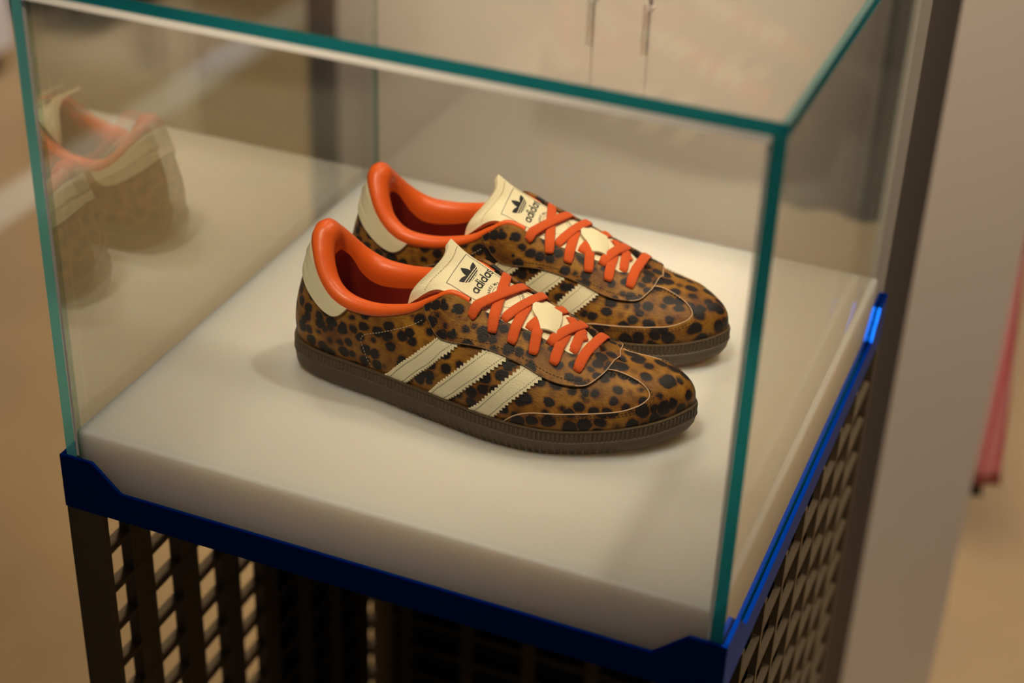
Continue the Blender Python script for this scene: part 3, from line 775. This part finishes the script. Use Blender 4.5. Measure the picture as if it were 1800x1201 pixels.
    for a, b in EYELETS + [(1 - a, b) for a, b in EYELETS]:
        p, nn = U.P(a, b)[0] + U.N(a, b)[0] * .00265, U.N(a, b)[0]
        bm = bmesh.new(); bmesh.ops.create_cone(bm, cap_ends=True, segments=16, radius1=.0014, radius2=.0013, depth=.0004)
        bm.transform(Matrix.Translation(p) @ Vector(nn).to_track_quat('Z', 'Y').to_matrix().to_4x4())
        bm_obj('eyelet', bm, M['print'], sh)
    # heel tab
    ht = [tuple(p) for p in smooth_line(HEELTAB, 40)]
    ht = ht + [(t, .992) for t in np.linspace(.12, -.12, 40)] + [(-a, b) for a, b in ht[::-1]][:-1]
    def pad(s, u):
        a = np.abs(s); g = np.clip(1 - a / .06, 0, 1)**.5 * np.clip((u - .74) / .06, 0, 1)
        return .0004 + .0013 * g * np.sin((u - .74) / .26 * 3 * 2 * np.pi)
    patch(U, 'heel_tab', ccw(ht), .0016, .0030, M['cream'], sh, .0022, pad, M['raw'])
    surf_tube(U, 'tab_edge', [(-a, b) for a, b in HEELTAB[:0:-1]] + HEELTAB, .0006, .0012, M['raw'], sh, 120)
    # seam of the quarter
    q1 = [[(.2133, .824), (.19, .782), (.165, .714), (.1425, .58), (.1467, .328), (.1558, .034)]]
    stitches(U, 'stitching', [l for l in q1] + [[(1 - a, b) for a, b in l] for l in q1], .0003, M['thread'], sh, .0024, .0013, .00026)
    # tongue
    G = TG.G; na, nb_ = G.shape[:2]; low = G - TG.n * .0032
    V = np.concatenate([G.reshape(-1, 3), low.reshape(-1, 3)]); F = grid_faces(na, nb_); F2 = grid_faces(na, nb_, off=na*nb_, flip=True)
    rimi = [i*nb_ for i in range(na)] + [(na-1)*nb_ + j for j in range(1, nb_)] + [i*nb_ + nb_-1 for i in range(na-2, -1, -1)] + [j for j in range(nb_-2, 0, -1)]
    F3 = [(rimi[i], rimi[(i+1) % len(rimi)], na*nb_ + rimi[(i+1) % len(rimi)], na*nb_ + rimi[i]) for i in range(len(rimi))]
    bm = bmesh.new(); vs = [bm.verts.new(p) for p in V]
    for gi, FF in enumerate((F, F2, F3)):
        for f in FF:
            ff = bm.faces.new([vs[i] for i in f]); ff.material_index = 1 if gi == 1 else 0
    to = bm_obj('tongue', bm, [M['cream'], M['under']], sh, True, 60)
    V, F = poly_mesh(label_print(), .00014); obj('tongue_print', V, F, M['print'], to, False)['label'] = 'black printed emblem, word and ring of lettering'
    V, F = poly_mesh(label_gaps(), .00028); obj('emblem_line', V, F, M['cream'], to, False)
    # tongue edge stitching
    ed = [TG.G[int(i), int(j)] + TG.n[int(i), int(j)] * .0003 for i, j in [(na - 9, 3 + t) for t in np.linspace(0, 54, 60)]]
    V, F = [], []
    for i in range(0, len(ed) - 1, 2):
        v, f = tube([ed[i], (ed[i] + ed[i+1]) / 2, ed[i+1]], .0003, 4); o_ = len(V); V += list(v); F += [tuple(a + o_ for a in q) for q in f]
    oo = obj('stitching', V, F, M['thread'], to); oo['kind'] = 'stuff'
    # lace keeper strap on the tongue
    V, F = [], []
    cor = [[(.1750, .006), (.1775, -.002), (.1835, -.008), (.1885, -.0150)], [(.1935, .0115), (.1955, .006), (.1975, -.003), (.1990, -.0115)]]
    A_ = spline(np.array(cor[0]), 14); B_ = spline(np.array(cor[1]), 14)
    Gk = np.array([[TG.at(*(A_[i]*(1-f) + B_[i]*f), .0030 + .0012*math.sin(f*math.pi)) for f in np.linspace(0, 1, 7)] for i in range(14)])
    Lk = Gk - (0, 0, .0011); V = np.concatenate([Gk.reshape(-1, 3), Lk.reshape(-1, 3)])
    bm = bmesh.new(); vs = [bm.verts.new(p) for p in V]
    rimi = [i*7 for i in range(14)] + [13*7 + j for j in range(1, 7)] + [i*7 + 6 for i in range(12, -1, -1)] + [j for j in range(5, 0, -1)]
    for f in grid_faces(14, 7) + grid_faces(14, 7, off=98, flip=True) + [(rimi[i], rimi[(i+1) % len(rimi)], 98 + rimi[(i+1) % len(rimi)], 98 + rimi[i]) for i in range(len(rimi))]:
        bm.faces.new([vs[i] for i in f])
    bm_obj('lace_keeper', bm, M['cream'], to, True, 50)
    # laces
    R_ = Relief(U)
    for p in lace_bands(U):
        V, F = lace_mesh(R_, p); obj('lace', V, F, M['lace'], sh)
    return sh
build_sneaker(-1, (.0875, .157, 0), 0, 'leopard print sneaker with orange laces, the nearer one, showing three full cream stripes')
build_sneaker(1, (.0805, .2522, 0), .11809, 'leopard print sneaker with orange laces standing behind the other, half hidden by it')

# ------------------------------------------------------------------ things around
hg = empty('hanging_rods', (.17, 1.17, 1.10), 0, 'pair of slim steel rods hanging on thin wires behind the glass box', 'hanger')
bm_obj('arm', box_bm((-.012, -.71, -.012), (.022, -.022, .012), .002), M['steel'], hg)
bm_obj('cross_arm', box_bm((-.02, -.695, -.010), (.08, -.665, .010), .002), M['steel'], hg)
for x, zt in ((.0098, .1335), (.0574, .1342)):
    V, F = tube([(x, -.68, zt - 1.10), (x, -.68, zt - 1.098), (x, -.68, zt - 1.066), (x, -.68, zt - 1.056)], [.0026, .0031, .0031, .0031], 16); obj('rod', V, F, M['steel'], hg, True, 40)
    V, F = tube([(x + .002, -.68, zt - 1.061), (x + .0025, -.68, zt - 1.0585), (x + .003, -.68, zt - 1.056)], [.0034, .0042, .0034], 16); obj('ferrule', V, F, M['white'], hg, True, 40)
    V, F = tube([(x + .003, -.68, zt - 1.056), (x + .003, -.68, zt - 1.05), (x + .003, -.68, zt - 1.038)], .0021, 10); obj('sleeve', V, F, M['black'], hg)
    V, F = tube([(x + .003, -.68, zt - 1.038), (x + .003, -.68, zt - 1.0), (x + .003, -.68, -.008)], .0007, 8); obj('wire', V, F, M['steel'], hg)

# display blocks far to the left
def block(name, lo, hi, mat, label):
    o = empty(name, ((lo[0]+hi[0])/2, (lo[1]+hi[1])/2, FLOOR), 0, label, 'plinth')
    L = Vector((-(lo[0]+hi[0])/2, -(lo[1]+hi[1])/2, -FLOOR))
    b = box_bm((lo[0], lo[1], FLOOR + .06), (hi[0], hi[1], hi[2]), .004); b.transform(Matrix.Translation(L)); bm_obj('body', b, mat, o)
    b = box_bm((lo[0] + .03, lo[1] + .03, FLOOR), (hi[0] - .03, hi[1] - .03, FLOOR + .06)); b.transform(Matrix.Translation(L)); bm_obj('base', b, M['black'], o)
    return o
block('display_plinth', (-2.5, 2.0, 0), (-1.905, 2.35, FLOOR + .9), M['white'], 'white display plinth cut off by the top left corner')
block('display_plinth', (-2.45, 2.66, 0), (-2.03, 2.9, FLOOR + .5), M['navy'], 'navy blue display plinth seen through the glass, far upper left')
block('display_plinth', (-1.965, 2.62, 0), (-1.84, 2.95, FLOOR + .3), M['black'], 'low black display plinth beside the navy blue one, seen through the glass')

# garments hanging behind the pillar
pm, t, out = nt('pink_striped_cloth')
p = N(t, 'ShaderNodeBsdfPrincipled', i={'Roughness': .85}); t.links.new(p.outputs[0], out.inputs[0])
tc = N(t, 'ShaderNodeTexCoord'); wv = N(t, 'ShaderNodeTexWave', i={'Scale': 24., 'Distortion': .3}); t.links.new(tc.outputs['Object'], wv.inputs['Vector'])
mx = N(t, 'ShaderNodeMix', data_type='RGBA'); mx.inputs['A'].default_value = (.62, .06, .075, 1); mx.inputs['B'].default_value = (.80, .40, .40, 1)
t.links.new(wv.outputs['Fac'], mx.inputs['Factor']); t.links.new(mx.outputs['Result'], p.inputs['Base Color'])
rail = empty('clothes_rail', (.70, 1.14, FLOOR), 0, 'steel clothes rail behind the pillar carrying the garments', 'clothes rail')
for x in (-.24, .32):
    V, F = tube([(x, 0, .012), (x, 0, .6), (x, 0, 1.35)], .011, 14); obj('upright', V, F, M['steel'], rail)
    bm_obj('foot', box_bm((x - .02, -.18, 0), (x + .02, .18, .014), .003), M['black'], rail)
V, F = tube([(-.24, 0, 1.345), (.1, 0, 1.345), (.32, 0, 1.345)], .011, 14); obj('bar', V, F, M['steel'], rail)
def cloth(name, x0, x1, z0, z1, y, mat, amp, parent=None, taper=.1):
    nx, nz = 60, 40; V = []
    for k in (0, 1):
        for i in range(nx):
            for j in range(nz):
                a, b = i / (nx - 1), j / (nz - 1); wv_ = amp * math.sin(a * 15 + .6 * math.sin(b * 4)) * (1 - .4 * b)
                V.append((x0 + (x1 - x0) * a * (1 - taper * b), y + wv_ + k * .004, z0 + (z1 - z0) * b))
    F = grid_faces(nx, nz) + grid_faces(nx, nz, off=nx*nz, flip=True)
    r = [i*nz for i in range(nx)] + [(nx-1)*nz + j for j in range(1, nz)] + [i*nz + nz-1 for i in range(nx-2, -1, -1)] + [j for j in range(nz-2, 0, -1)]
    F += [(r[i], r[(i+1) % len(r)], nx*nz + r[(i+1) % len(r)], nx*nz + r[i]) for i in range(len(r))]
    bm = bmesh.new(); vs = [bm.verts.new(q) for q in V]
    for f in F: bm.faces.new([vs[i] for i in f])
    return bm_obj(name, bm, mat, parent, True)
gz = empty('striped_skirt', (.535, 1.08, -.615), 0, 'pink striped hanging garment with a black hem beside the pillar', 'garment')
cloth('cloth', -.075, .024, .02, 1.0, 0, pm, .006, gz, .88)
cloth('hem', -.070, .006, 0, .03, -.001, M['black'], .004, gz)
jk = empty('black_coat', (.60, 1.12, -.27), 0, 'black hanging coat at the right edge above the pink garment', 'coat')
cloth('cloth', -.076, .09, 0, .66, -.03, M['black'], .008, jk)
